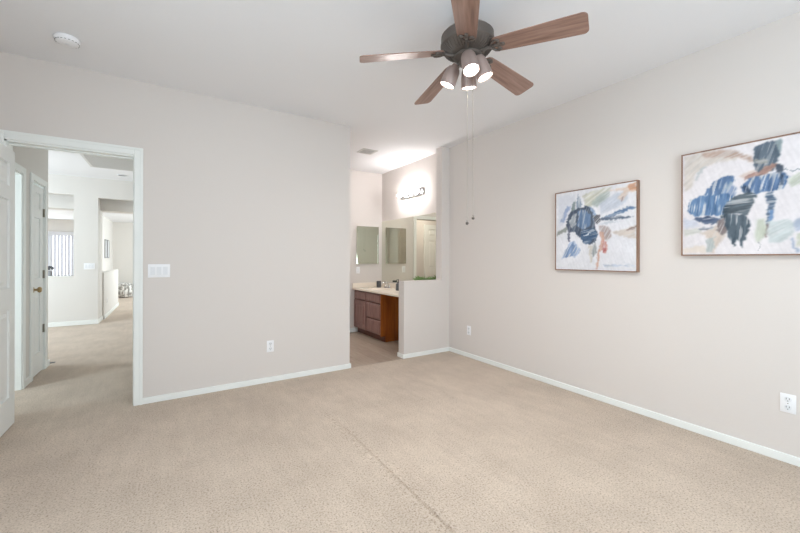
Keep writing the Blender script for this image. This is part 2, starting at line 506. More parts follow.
ART_ONE = [
((222,225,237),3,None,[(0.03,0.957),(0.28,0.958),(0.267,0.835),(0.101,0.574),(0.03,0.54)]),
((150,170,215),1,(90,0.4),[(0.157,0.824),(0.212,0.804),(0.115,0.611),(0.058,0.617)]),
((210,208,182),2,(30,0.5),[(0.372,0.932),(0.594,0.981),(0.732,0.981),(0.629,0.859),(0.472,0.773),(0.398,0.807)]),
((172,187,184),2,(30,0.4),[(0.472,0.81),(0.594,0.912),(0.732,0.948),(0.664,0.82),(0.547,0.753)]),
((198,208,226),3,(30,0.3),[(0.594,0.806),(0.765,0.886),(0.905,0.92),(0.926,0.818),(0.798,0.723),(0.594,0.665)]),
((240,205,180),2,(20,0.4),[(0.664,0.936),(0.873,0.958),(0.997,0.98),(0.997,0.883),(0.926,0.883),(0.842,0.796),(0.798,0.847),(0.873,0.925)]),
((235,165,125),1,(10,0.3),[(0.905,0.964),(0.997,0.975),(0.997,0.905),(0.936,0.903)]),
((150,130,140),1,None,[(0.842,0.84),(0.862,0.871),(0.853,0.772)]),
((145,163,188),1,(80,0.4),[(0.307,0.966),(0.346,0.912),(0.359,0.787),(0.294,0.757),(0.294,0.906)]),
((135,153,155),1,(80,0.4),[(0.226,0.84),(0.267,0.886),(0.28,0.747),(0.212,0.729)]),
((150,155,150),1,(20,0.3),[(0.015,0.489),(0.143,0.558),(0.199,0.591),(0.172,0.517),(0.015,0.424)]),
((60,76,100),1,(70,0.25),[(0.172,0.67),(0.226,0.74),(0.307,0.782),(0.422,0.791),(0.498,0.747),(0.535,0.647),(0.522,0.529),(0.57,0.444),(0.547,0.362),(0.46,0.306),(0.372,0.346),(0.319,0.409),(0.267,0.475),(0.185,0.479),(0.157,0.582)]),
((100,135,182),1,(80,0.5),[(0.307,0.732),(0.422,0.749),(0.486,0.665),(0.472,0.546),(0.398,0.503),(0.307,0.546)]),
((140,172,218),1,(60,0.4),[(0.448,0.8),(0.498,0.771),(0.547,0.67),(0.522,0.554),(0.498,0.686)]),
((172,180,188),1,(65,0.6),[(0.185,0.606),(0.253,0.712),(0.294,0.72),(0.28,0.598),(0.226,0.515),(0.185,0.529)]),
((64,98,140),1,(10,0.5),[(0.359,0.481),(0.498,0.508),(0.558,0.456),(0.535,0.387),(0.46,0.33),(0.398,0.332),(0.359,0.395)]),
((215,225,235),0,None,[(0.384,0.43),(0.472,0.461),(0.486,0.449),(0.398,0.417)]),
((90,96,122),1,(80,0.3),[(0.172,0.582),(0.212,0.552),(0.199,0.339),(0.172,0.353)]),
((165,188,228),1,(60,0.7),[(0.185,0.339),(0.267,0.374),(0.346,0.248),(0.267,0.15),(0.185,0.162),(0.087,0.125),(0.143,0.252)]),
((130,162,214),1,(60,0.9),[(0.185,0.29),(0.253,0.338),(0.307,0.261),(0.212,0.162),(0.115,0.162)]),
((215,205,190),1,(85,0.4),[(0.46,0.294),(0.498,0.294),(0.498,0.126),(0.472,0.054),(0.46,0.15)]),
((158,164,166),1,(85,0.4),[(0.498,0.304),(0.547,0.339),(0.547,0.197),(0.498,0.138),(0.486,0.245)]),
((86,122,172),1,(15,0.3),[(0.57,0.609),(0.675,0.645),(0.765,0.682),(0.873,0.72),(0.986,0.723),(0.966,0.693),(0.873,0.67),(0.765,0.637),(0.686,0.598)]),
((92,108,134),1,(5,0.4),[(0.558,0.598),(0.64,0.631),(0.743,0.638),(0.862,0.615),(0.986,0.611),(0.905,0.595),(0.754,0.598),(0.64,0.602)]),
((205,214,226),1,None,[(0.547,0.552),(0.64,0.579),(0.842,0.574),(0.664,0.543)]),
((95,96,106),1,(45,0.6),[(0.51,0.674),(0.582,0.666),(0.594,0.595),(0.558,0.563),(0.522,0.59)]),
((176,152,148),2,(60,0.5),[(0.57,0.527),(0.664,0.531),(0.721,0.469),(0.732,0.401),(0.686,0.357),(0.617,0.383),(0.582,0.466)]),
((220,165,142),1,(80,0.3),[(0.594,0.466),(0.64,0.44),(0.64,0.358),(0.617,0.324),(0.606,0.255),(0.582,0.161),(0.564,0.025),(0.54,0.025),(0.564,0.22),(0.594,0.336)]),
((218,145,135),1,(70,0.4),[(0.617,0.349),(0.675,0.346),(0.686,0.253),(0.652,0.208),(0.606,0.243)]),
((185,85,85),1,None,[(0.629,0.265),(0.664,0.276),(0.664,0.231),(0.629,0.22)]),
((228,208,192),2,(15,0.4),[(0.709,0.458),(0.82,0.462),(0.997,0.516),(0.997,0.354),(0.926,0.358),(0.798,0.42)]),
((165,132,124),1,(15,0.4),[(0.884,0.471),(0.936,0.488),(0.997,0.511),(0.997,0.484),(0.946,0.465)]),
((198,212,236),1,(5,0.5),[(0.617,0.068),(0.82,0.066),(0.946,0.046),(0.64,0.039)]),
((205,215,232),1,(5,0.5),[(0.842,0.105),(0.997,0.063),(0.997,0.042),(0.926,0.072)])]
ART_TWO = [
((224,210,197),3,(40,0.3),[(0.008,0.984),(0.153,0.997),(0.318,0.993),(0.43,0.938),(0.417,0.869),(0.267,0.876),(0.153,0.843),(0.097,0.758),(0.074,0.655),(0.016,0.624)]),
((208,168,148),2,(15,0.4),[(0.153,0.978),(0.267,0.988),(0.375,0.974),(0.444,0.924),(0.522,0.853),(0.586,0.812),(0.586,0.769),(0.497,0.828),(0.417,0.886),(0.303,0.923),(0.215,0.924)]),
((200,205,208),1,None,[(0.114,0.814),(0.153,0.843),(0.237,0.845),(0.169,0.831),(0.106,0.727)]),
((206,212,232),2,(5,0.3),[(0.008,0.368),(0.106,0.349),(0.153,0.277),(0.008,0.258)]),
((216,216,206),2,(5,0.3),[(0.008,0.258),(0.184,0.246),(0.153,0.211),(0.008,0.178)]),
((240,222,205),2,None,[(0.008,0.07),(0.184,0.085),(0.2,0.008),(0.008,0.011)]),
((150,172,178),1,(70,0.3),[(0.666,0.97),(0.713,0.974),(0.708,0.868),(0.683,0.815),(0.66,0.88)]),
((76,96,116),1,(75,0.3),[(0.532,0.955),(0.624,0.974),(0.673,0.965),(0.69,0.872),(0.673,0.793),(0.66,0.711),(0.624,0.701),(0.548,0.682),(0.536,0.824)]),
((172,172,166),1,(10,0.4),[(0.539,0.866),(0.624,0.816),(0.612,0.781),(0.539,0.805)]),
((235,205,190),2,(20,0.4),[(0.43,0.704),(0.497,0.745),(0.548,0.759),(0.548,0.708),(0.471,0.68)]),
((188,138,122),1,(20,0.4),[(0.451,0.696),(0.548,0.726),(0.605,0.757),(0.673,0.789),(0.69,0.755),(0.624,0.711),(0.548,0.682),(0.457,0.668)]),
((60,76,98),1,None,[(0.673,0.776),(0.708,0.772),(0.725,0.707),(0.683,0.681)]),
((200,210,186),2,(40,0.4),[(0.742,0.628),(0.809,0.681),(0.843,0.691),(0.843,0.578),(0.765,0.568)]),
((72,112,168),1,(78,0.75),[(0.451,0.63),(0.497,0.682),(0.574,0.695),(0.666,0.709),(0.731,0.705),(0.759,0.65),(0.742,0.596),(0.708,0.551),(0.636,0.546),(0.562,0.541),(0.497,0.534),(0.457,0.574)]),
((50,72,105),1,(78,0.4),[(0.457,0.611),(0.49,0.631),(0.522,0.547),(0.483,0.545)]),
((50,72,105),1,(78,0.4),[(0.69,0.688),(0.713,0.7),(0.719,0.6),(0.701,0.586)]),
((72,98,130),1,(5,0.5),[(0.612,0.534),(0.66,0.543),(0.673,0.457),(0.66,0.391),(0.641,0.308),(0.629,0.224),(0.617,0.226),(0.617,0.38)]),
((95,140,200),1,(80,0.4),[(0.624,0.378),(0.654,0.384),(0.641,0.3),(0.624,0.276)]),
((112,80,80),1,None,[(0.62,0.259),(0.636,0.258),(0.629,0.157),(0.617,0.132)]),
((78,118,172),1,(75,0.7),[(0.184,0.627),(0.245,0.693),(0.318,0.726),(0.375,0.732),(0.402,0.682),(0.361,0.608),(0.333,0.558),(0.23,0.554),(0.184,0.561)]),
((172,192,200),1,(60,0.3),[(0.318,0.578),(0.368,0.67),(0.388,0.668),(0.361,0.591)]),
((120,150,200),2,(70,0.6),[(0.318,0.597),(0.388,0.668),(0.417,0.618),(0.395,0.512),(0.34,0.501)]),
((76,122,178),1,(82,0.75),[(0.058,0.55),(0.153,0.574),(0.346,0.574),(0.41,0.511),(0.375,0.442),(0.333,0.374),(0.23,0.366),(0.091,0.38),(0.041,0.443)]),
((68,90,128),1,(5,0.5),[(0.083,0.38),(0.303,0.35),(0.29,0.295),(0.184,0.295),(0.114,0.328)]),
((74,90,102),1,(3,0.6),[(0.346,0.482),(0.424,0.545),(0.536,0.545),(0.548,0.508),(0.522,0.451),(0.497,0.393),(0.483,0.358),(0.346,0.373),(0.29,0.332)]),
((150,158,175),1,(3,0.4),[(0.122,0.255),(0.26,0.269),(0.245,0.242),(0.153,0.239)]),
((60,66,90),1,None,[(0.138,0.25),(0.237,0.253),(0.184,0.236)]),
((222,198,178),2,(70,0.3),[(0.275,0.305),(0.333,0.301),(0.333,0.191),(0.275,0.082),(0.245,0.008),(0.2,0.008),(0.215,0.141),(0.153,0.22),(0.245,0.242)]),
((182,192,192),1,(80,0.3),[(0.2,0.131),(0.252,0.158),(0.237,0.008),(0.192,0.008)]),
((130,114,114),1,(70,0.4),[(0.275,0.324),(0.333,0.347),(0.353,0.226),(0.303,0.174),(0.275,0.231)]),
((66,86,102),1,(85,0.55),[(0.325,0.374),(0.476,0.369),(0.503,0.304),(0.497,0.208),(0.471,0.147),(0.451,0.032),(0.43,0.131),(0.402,0.069),(0.375,0.124),(0.346,0.189),(0.333,0.282)]),
((198,208,182),3,(80,0.4),[(0.548,0.3),(0.612,0.295),(0.617,0.158),(0.562,0.108),(0.543,0.161)]),
((200,214,214),2,(30,0.4),[(0.629,0.284),(0.725,0.309),(0.788,0.262),(0.777,0.166),(0.719,0.103),(0.636,0.089),(0.624,0.157)]),
((160,178,210),2,(40,0.4),[(0.777,0.247),(0.809,0.293),(0.843,0.305),(0.843,0.226),(0.798,0.181),(0.777,0.199)]),
((152,170,205),1,(80,0.3),[(0.771,0.134),(0.793,0.149),(0.804,0.011),(0.788,0.011)]),
((205,210,180),2,(60,0.3),[(0.798,0.149),(0.843,0.195),(0.843,0.05),(0.809,0.068)]),
((185,185,190),0,None,[(0.548,0.109),(0.567,0.091),(0.562,0.022),(0.555,0.022),(0.562,0.082)]),
((170,180,190),0,None,[(0.719,0.732),(0.782,0.703),(0.832,0.724),(0.832,0.712),(0.782,0.691),(0.719,0.72)])]

# ------------------------------------------------------------------ ceiling fan
FAN = (1.534, 1.657)
fan = thing('ceiling_fan', 'bronze ceiling fan with five walnut blades and four lit spot lamps', 'ceiling fan', (FAN[0], FAN[1], H))
fan.rotation_euler = (-0.011, -0.0266, 0)      # hangs slightly out of true
MB().lathe([(0.062, 0.0), (0.062, -.012), (0.056, -.03), (.035, -.04), (.035, -.13)], 40).build('ceiling_canopy', M['bronze'], fan, True)
mb = MB().lathe([(0.035, -.118), (0.10, -.124), (0.145, -.134), (0.158, -.148), (0.158, -.190), (0.163, -.194), (0.163, -.208), (0.155, -.214),
                 (0.136, -.238), (.105, -.252), (.08, -.260)], 64)
mb.build('motor_housing', M['bronze'], fan, True)
mb = MB()                                            # vent ribs round the lower bowl
for i in range(48):
    a = 2*math.pi*i/48
    ca, sa = math.cos(a), math.sin(a)
    mb.tube([(0.155*ca, 0.155*sa, -.215), (0.137*ca, 0.137*sa, -.2395), (.107*ca, .107*sa, -.2535)], .003, 5)
mb.build('vent_ribs', M['bronze'], fan, True)
MB().lathe([(0.075, -.258), (.085, -.266), (.085, -.280), (.07, -.290), (.055, -.297), (.055, -.315), (.035, -.325)], 40).build('switch_housing', M['bronze'], fan, True)

def blade_mesh():
    b = MB()
    # outline in local x (outward), y (width)
    r0, r1 = 0.150, 0.66
    out = []
    w0, w1 = 0.054, 0.072
    n = 10
    for i in range(n+1):
        x = r0+.03 + (r1-.028-r0-.03)*i/n
        out.append((x, w0 + (w1-w0)*(i/n)**0.8))
    for i in range(1, 7):
        a = i/6*math.pi/2
        out.append((r1-.028+.028*math.sin(a), w1-.028+.028*math.cos(a)))
    half_ = out
    pts = [(r0, -.030), (r0+.012, -.046)] + [(x, -y) for x, y in half_] + [(x, y) for x, y in reversed(half_)] + [(r0+.012, .046), (r0, .030)]
    th = 0.0055
    top = [b.bm.verts.new((x, y, th/2)) for x, y in pts]
    bot = [b.bm.verts.new((x, y, -th/2)) for x, y in pts]
    b.bm.faces.new(top); b.bm.faces.new(bot[::-1])
    for i in range(len(pts)):
        j = (i+1) % len(pts)
        b.bm.faces.new((top[j], top[i], bot[i], bot[j]))
    return b
def bracket_mesh():
    b = MB()
    b.tube([(0.070, 0, -.012), (0.10, 0, -.014), (0.122, 0, -.012), (0.14, 0, -.008), (.155, 0, -.008)], [.013, .011, .010, .010, .009], 10)
    # ornate plate holding the blade: three lobes and two scrolls
    b.box((0.135, -.012, -.010), (.215, .012, -.0035), .002)
    for s in (-1, 1):
        b.tube([(0.142, 0, -.007), (0.152, s*.018, -.007), (.166, s*.036, -.007), (.186, s*.042, -.007), (.200, s*.034, -.007), (.192, s*.022, -.007)], .007, 8)
        b.ball((.192, s*.025, -.008), .012, 10, .6)
    b.ball((.217, 0, -.008), .013, 12, .5)
    b.ball((.168, 0, -.010), .012, 12, .5)
    return b
blade_me = None
for i in range(5):
    th = 5.160 + i*2*math.pi/5 + (0.035 if i == 4 else 0)
    if i == 0:
        bl = blade_mesh().build('blade', M['blade'], fan, False)
        br_ = bracket_mesh().build('blade_bracket', M['bronze'], bl, True)
        br_['label'] = 'bronze scrolled bracket'
        blade_o, br_o = bl, br_
    else:
        bl = blade_o.copy(); COL.objects.link(bl)
        br_ = br_o.copy(); COL.objects.link(br_); br_.parent = bl
    bl.matrix_local = Matrix.Translation((0, 0, -.236)) @ Matrix.Rotation(th, 4, 'Z') @ Matrix.Rotation(rad(5.2), 4, 'Y') @ Matrix.Rotation(rad(-14), 4, 'X')
    bl.parent = fan
# four lamp cans: (offset right, offset along view, tilt) around the light kit
Rv = Vector((0.8432, -0.5376, 0)); Fv = Vector((0.5376, 0.8432, 0))
def lamp(mouth, top, first=None):
    mouth = Vector(mouth); top = Vector(top)
    ax = (mouth-top); ln = ax.length; ax.normalize()
    mt = Matrix.Translation(top) @ ax.to_track_quat('Z', 'Y').to_matrix().to_4x4()
    can = MB().lathe([(.018, -.018), (.022, -.002), (.036, .006), (.043, .022), (.047, .06), (.048, ln), (.045, ln), (.043, ln-.012), (.040, ln-.03), (.01, ln-.032)], 32, mt)
    c = can.build('lamp_shade', M['can'], fan, True)
    MB().lathe([(.039, ln-.029), (.0415, ln-.016), (.040, ln-.006), (.030, ln+.001), (.012, ln+.004)], 28, mt).build('bulb', M['bulb'], c, True)
    arm = MB().tube([Vector((0, 0, -.30)) + Vector((top.x, top.y, 0))*0.4, Vector((top.x*.8, top.y*.8, -.300)), top + Vector((0, 0, .0))], .009, 10)
    arm.build('lamp_arm', M['bronze'], fan, True)
    ld = bpy.data.lights.new('lamp_glow', 'SPOT')
    ld.energy = 23.5; ld.color = (1.0, 0.97, 0.93); ld.spot_size = rad(165); ld.spot_blend = 0.6; ld.shadow_soft_size = 0.035
    lo = bpy.data.objects.new('lamp_glow', ld); COL.objects.link(lo); lo.parent = fan
    lo.matrix_local = Matrix.Translation(top + ax*(ln+.012)) @ ax.to_track_quat('-Z', 'Y').to_matrix().to_4x4()
    return c
Z0 = -H
from mathutils import Euler
TILT = Euler((-0.011, -0.0266, 0)).to_matrix().inverted()
def pt(r, f_, z): return TILT @ (Rv*r + Fv*f_ + Vector((-.006, 0, z-2.74)))
lamp(pt(.014, -.105, 2.330), pt(.000, -.060, 2.450))
lamp(pt(.112, -.035, 2.325), pt(.062, -.028, 2.448))
lamp(pt(-.106, .062, 2.322), pt(-.062, .045, 2.425))
lamp(pt(.040, .105, 2.325), pt(.030, .080, 2.440))
def chain(r, f_, zb, lab):
    mb = MB()
    p0 = pt(r*.9, f_, 2.425); p1 = pt(r, f_, zb)
    n = 150
    mb.tube([p0, p1], .0011, 6)
    c = mb.build('pull_chain', M['nickel'], fan, True)
    MB().ball(p1, .0095, 16, 1.15).lathe([(.003, .008), (.004, .012), (.002, .018)], 10, Matrix.Translation(p1)).build('chain_ball', M['bronze'], c, True)
chain(.007, -.02, 1.452, 1)
chain(.043, -.02, 1.484, 2)

# ------------------------------------------------------------------ smoke detector, vents
sd = thing('smoke_detector', 'round white smoke detector on the bedroom ceiling', 'smoke detector', (-0.583, 3.33, H))
MB().lathe([(0.066, 0), (.066, -.008), (.071, -.010), (.071, -.018), (.060, -.034), (.052, -.038), (.02, -.040)], 40).build('detector_body', M['plastic'], sd, True)
mb = MB()
for i in range(20):
    a = 2*math.pi*i/20
    mb.box((-.002, -.005, -.001), (.002, .005, .001))
    bmesh.ops.transform(mb.bm, matrix=Matrix.Translation((.0625*math.cos(a), .0625*math.sin(a), -.031)) @ Matrix.Rotation(a, 4, 'Z'), verts=mb.bm.verts[-8:])
mb.build('sensor_slots', M['slot'], sd)
MB().lathe([(.012, -.038), (.012, -.042), (.006, -.043)], 16).build('test_button', M['plastic_dim'], sd, True)

v1 = thing('ceiling_vent', 'small square slatted ceiling vent at the bathroom entrance', 'vent', (2.36, 4.56, H))
mb = MB()
s_ = .11
mb.box((-s_, -s_, -.008), (-s_+.022, s_, 0)).box((s_-.022, -s_, -.008), (s_, s_, 0)).box((-s_+.022, -s_, -.008), (s_-.022, -s_+.022, 0)).box((-s_+.022, s_-.022, -.008), (s_-.022, s_, 0))
mb.build('vent_frame', M['vent'], v1)
MB().box((-s_+.02, -s_+.02, -.002), (s_-.02, s_-.02, -.0005)).build('vent_recess', M['vent_dark'], v1)
for i in range(5):
    y = -.07 + i*.035
    MB().box((-.088, y-.008, -.010), (.088, y+.006, -.004), .001).build('vent_slat', M['vent'], v1)

v2 = thing('return_air_grille', 'large grey return air grille on the hallway ceiling', 'vent', (-0.64, 7.32, H))
gx, gy = .43, .46
MB().box((-gx, -gy, -.012), (-gx+.035, gy, 0)).box((gx-.035, -gy, -.012), (gx, gy, 0)).box((-gx+.035, -gy, -.012), (gx-.035, -gy+.035, 0)).box((-gx+.035, gy-.035, -.012), (gx-.035, gy, 0)).build('grille_frame', M['vent'], v2)
MB().box((-gx+.03, -gy+.03, -.002), (gx-.03, gy-.03, -.0005)).build('filter_panel', M['vent_dark'], v2)
mb = MB()
for i in range(40):
    y = -gy+.045 + i*(2*gy-.09)/39
    mb.box((-gx+.034, y-.006, -.010), (gx-.034, y+.006, -.004))
mb.build('louvers', M['vent'], v2)
dl = thing('ceiling_downlight', 'small round white fixture on the far hallway ceiling', 'light', (-0.70, 8.32, H))
MB().lathe([(.075, 0), (.075, -.006), (.062, -.010), (.058, -.004)], 32).build('downlight_trim', M['plastic'], dl, True)
MB().lathe([(.058, -.001), (.056, -.004)], 32).build('lens', M['plastic_dim'], dl, True)

# ------------------------------------------------------------------ outlets and switches
def outlet(label, loc, rotz, cat='outlet', name='wall_outlet'):
    """faces local -Y"""
    t = thing(name, label, cat, (loc[0], loc[1], loc[2]+.010), rotz)
    MB().box((-.035, -.006, -.058), (.035, 0, .058), .003).build('cover_plate', M['plastic'], t, True)
    for z in (-.025, .025):
        f_ = MB().lathe([(.0165, .0), (.0165, .003)], 24, Matrix.Translation((0, -.0055, z)) @ Matrix.Rotation(rad(90), 4, 'X')).build('socket_face', M['plastic_dim'], t, True)
        MB().box((-.008, -.0092, z-.001), (-.0055, -.0084, z+.009)).box((.0055, -.0092, z-.001), (.008, -.0084, z+.009)).lathe([(.0025, 0), (.0025, .0008)], 10, Matrix.Translation((0, -.0084, z-.009)) @ Matrix.Rotation(rad(90), 4, 'X')).build('socket_slots', M['slot'], f_)
    MB().lathe([(.003, 0), (.003, .001)], 10, Matrix.Translation((0, -.006, 0)) @ Matrix.Rotation(rad(90), 4, 'X')).build('screw', M['nickel'], t)
    return t
outlet('white wall outlet low on the right wall below the larger high painting', (XR, 0.606, 0.355), rad(-90))
outlet('white wall outlet low on the right wall near the half wall corner', (XR, 3.425, 0.33), rad(-90))
outlet('white wall outlet low on the back wall between doorway and bathroom opening', (0.876, YB, 0.352), 0)
outlet('pale wall outlet on the low white wall beyond the hallway', (-1.09, 9.90, 0.33), rad(90))

def switches(label, loc, rotz, n, group=None):
    t = thing('light_switch', label, 'light switch', (loc[0], loc[1], loc[2]+.014), rotz)
    w = .07 + .046*(n-1)
    MB().box((-w/2, -.006, -.058), (w/2, 0, .058), .003).build('cover_plate', M['plastic'], t, True)
    for i in range(n):
        x = (i-(n-1)/2)*.046
        MB().box((x-.0168, -.0085, -.034), (x+.0168, -.0055, .034), .001).build('rocker', M['plastic_dim'], t)
    return t
switches('three gang white light switch beside the hallway door casing', (-0.063, YB, 1.125), 0, 3)
switches('white light switch plate on the far hallway wall', (-1.238, FY, 1.075), 0, 3)
switches('small white light switch under the bathroom medicine cabinet', (2.752, BY, 1.035), 0, 1)

# ------------------------------------------------------------------ paintings
def art_colors(polys, base, n, seed):
    rng = np.random.RandomState(seed)
    g = np.linspace(0, 1, n)
    U, V = np.meshgrid(g, g)
    def vn(sc, sx=1, sy=1, ang=0.0):
        k = 64
        R = rng.rand(k, k)
        ca, sa = math.cos(math.radians(ang)), math.sin(math.radians(ang))
        a = (U*ca + V*sa)*sc*sx; c = (-U*sa + V*ca)*sc*sy
        a = a + 20; c = c + 20
        i, j = np.floor(a).astype(int), np.floor(c).astype(int)
        fa, fc = a-i, c-j
        fa = fa*fa*(3-2*fa); fc = fc*fc*(3-2*fc)
        i0, i1, j0, j1 = i % k, (i+1) % k, j % k, (j+1) % k
        return (R[j0, i0]*(1-fa)+R[j0, i1]*fa)*(1-fc) + (R[j1, i0]*(1-fa)+R[j1, i1]*fa)*fc
    img = np.ones((n, n, 3))*np.array(base)
    img += (vn(4)-.5)[..., None]*14 + (vn(30, 3, .4, 20)-.5)[..., None]*10
    for col, soft, streak, pts in polys:
        wu = U + (vn(14)-.5)*.024 + (vn(60)-.5)*.022; wv = V + (vn(14)-.5)*.024 + (vn(60)-.5)*.022
        inside = np.zeros((n, n), bool)
        m = len(pts)
        for i in range(m):
            x0, y0 = pts[i]; x1, y1 = pts[(i+1) % m]
            if y0 == y1: continue
            cond = ((y0 > wv) != (y1 > wv)) & (wu < (x1-x0)*(wv-y0)/(y1-y0) + x0)
            inside ^= cond
        mk = inside.astype(float)
        for _ in range(soft*2):
            p = np.pad(mk, 1, mode='edge')
            mk = (p[:-2, 1:-1]+p[2:, 1:-1]+p[1:-1, :-2]+p[1:-1, 2:]+p[1:-1, 1:-1]*2)/6
        c = np.ones((n, n, 3))*(np.array(col)*.9 + 20)
        if streak:
            ang, amt = streak
            s = vn(95, .09, 1, ang)
            s2 = vn(46, .22, 1, ang+6)
            c = c + (np.clip((s-.57)*4.2, 0, 1)*amt*1.1)[..., None]*(225-c) + ((s2-.5)*64*amt)[..., None]
            c = c - (np.clip((.32-s)*3, 0, 1)*amt*30)[..., None]
        mk = mk*(.93 if soft < 2 else .8)
        img = img*(1-mk[..., None]) + c*mk[..., None]
    fine = (vn(55)-.5)*7 + (vn(34, .25, 1, 25)-.5)*6
    img = np.clip(img + fine[..., None], 0, 255)/255
    g_ = img.mean(axis=2, keepdims=True)
    img = g_ + (img-g_)*.80
    return .80*np.where(img <= .04045, img/12.92, ((img+.055)/1.055)**2.4)

def painting(label, y_left, z0, wd, ht, polys, base, seed, depth=.036):
    t = thing('framed_painting', label, 'painting', (XR, y_left-wd/2, z0+.014))
    fr = .008
    b = MB()
    hw = wd/2
    b.box((-depth-.004, -hw, 0), (0, -hw+fr, ht)).box((-depth-.004, hw-fr, 0), (0, hw, ht))
    b.box((-depth-.004, -hw+fr, 0), (0, hw-fr, fr)).box((-depth-.004, -hw+fr, ht-fr), (0, hw-fr, ht))
    b.build('frame', M['frame_wood'], t)
    n = 170
    cols = art_colors(polys, base, n, seed)
    x = -depth
    U = np.linspace(0, 1, n)
    vs = [(x, hw-fr-.001-(2*hw-2*fr-.002)*u, fr+.001+(ht-2*fr-.002)*v_) for v_ in U for u in U]
    fs = [(j*n+i, j*n+i+1, (j+1)*n+i+1, (j+1)*n+i) for j in range(n-1) for i in range(n-1)]
    nb = len(vs)
    # closed back so that the canvas has depth
    vs += [(-.004, vs[k][1], vs[k][2]) for k in (0, n-1, n*n-1, n*n-n)]
    fs += [(nb+3, nb+2, nb+1, nb)]
    fs += [tuple(list(range(0, n))[::-1] + [nb, nb+1]), tuple(list(range(n*n-n, n*n)) + [nb+2, nb+3]),
           tuple([j*n for j in range(n)] + [nb+3, nb]), tuple([j*n+n-1 for j in range(n)][::-1] + [nb+1, nb+2])]
    me = bpy.data.meshes.new('canvas'); me.from_pydata(vs, [], fs); me.materials.append(M['canvas'])
    at_ = me.color_attributes.new('paint', 'FLOAT_COLOR', 'POINT')
    arr = np.ones((len(vs), 4)); arr[:n*n, :3] = cols.reshape(-1, 3)
    at_.data.foreach_set('color', arr.ravel())
    o = bpy.data.objects.new('canvas', me); COL.objects.link(o); o.parent = t
    return t
painting('square abstract painting with blue blossom shape, peach and pink, nearer the bathroom', 2.184, 1.13, .739, .746, ART_ONE, (238, 237, 243), 3)
painting('abstract painting of blue combed brush blocks, hung higher and nearer the camera', 1.149, 1.263, .739, .740, ART_TWO, (240, 233, 236), 8)

# ------------------------------------------------------------------ bathroom
van = thing('vanity_cabinet', 'reddish brown wood bathroom vanity with door and drawers', 'vanity', (0, 0, 0))
VX = 2.672; VY0 = 4.73; VY1 = BY; VZ = 0.725
FL = -.004
MB().box((VX+.018, VY0+.002, .09), (XR-.004, VY1-.003, .62)).box((VX+.018, VY0+.002, .62), (VX+.05, VY1-.003, VZ)).box((VX+.05, VY1-.02, .62), (XR-.004, VY1-.003, VZ)).box((VX+.08, VY0+.012, FL), (XR-.05, VY1-.003, .09)).build('cabinet_body', M['vanity_body'], van)
MB().box((VX+.003, VY0-.014, .085), (XR-.004, VY0+.002, VZ)).box((VX+.09, VY0-.014, FL), (XR-.004, VY0+.002, .085)).build('side_panel', M['vanity_side'], van)['label'] = 'orange brown wood side panel'
def front(name, y0, y1, z0, z1, arch=False):
    b = MB(); g_ = .009
    y0 += g_; y1 -= g_; z0 += g_; z1 -= g_
    b.box((VX+.004, y0, z0), (VX+.0178, y1, z1), .002)
    if arch:
        r = .055
        b.box((VX-.004, y0, z0), (VX+.004, y0+r, z1), .002).box((VX-.004, y1-r, z0), (VX+.004, y1, z1), .002)
        b.box((VX-.004, y0+r, z0), (VX+.004, y1-r, z0+r), .002).box((VX-.004, y0+r, z1-r), (VX+.004, y1-r, z1), .002)
        b.frustum(0, (y0+r+.012, z0+r+.012), (y1-r-.012, z1-r-.012), (y0+r+.035, z0+r+.035), (y1-r-.035, z1-r-.035), VX+.004, VX-.002)
    else:
        b.frustum(0, (y0+.004, z0+.004), (y1-.004, z1-.004), (y0+.016, z0+.016), (y1-.016, z1-.016), VX+.004, VX-.004)
    return b.build(name, M['vanity_front'], van)
YM = 5.20
front('drawer', YM, VY1-.02, .565, VZ-.01)
front('door', YM, VY1-.02, .09, .565, True)
front('drawer', VY0, YM, .565, VZ-.01)
front('drawer', VY0, YM, .315, .565)
front('drawer', VY0, YM, .09, .315)

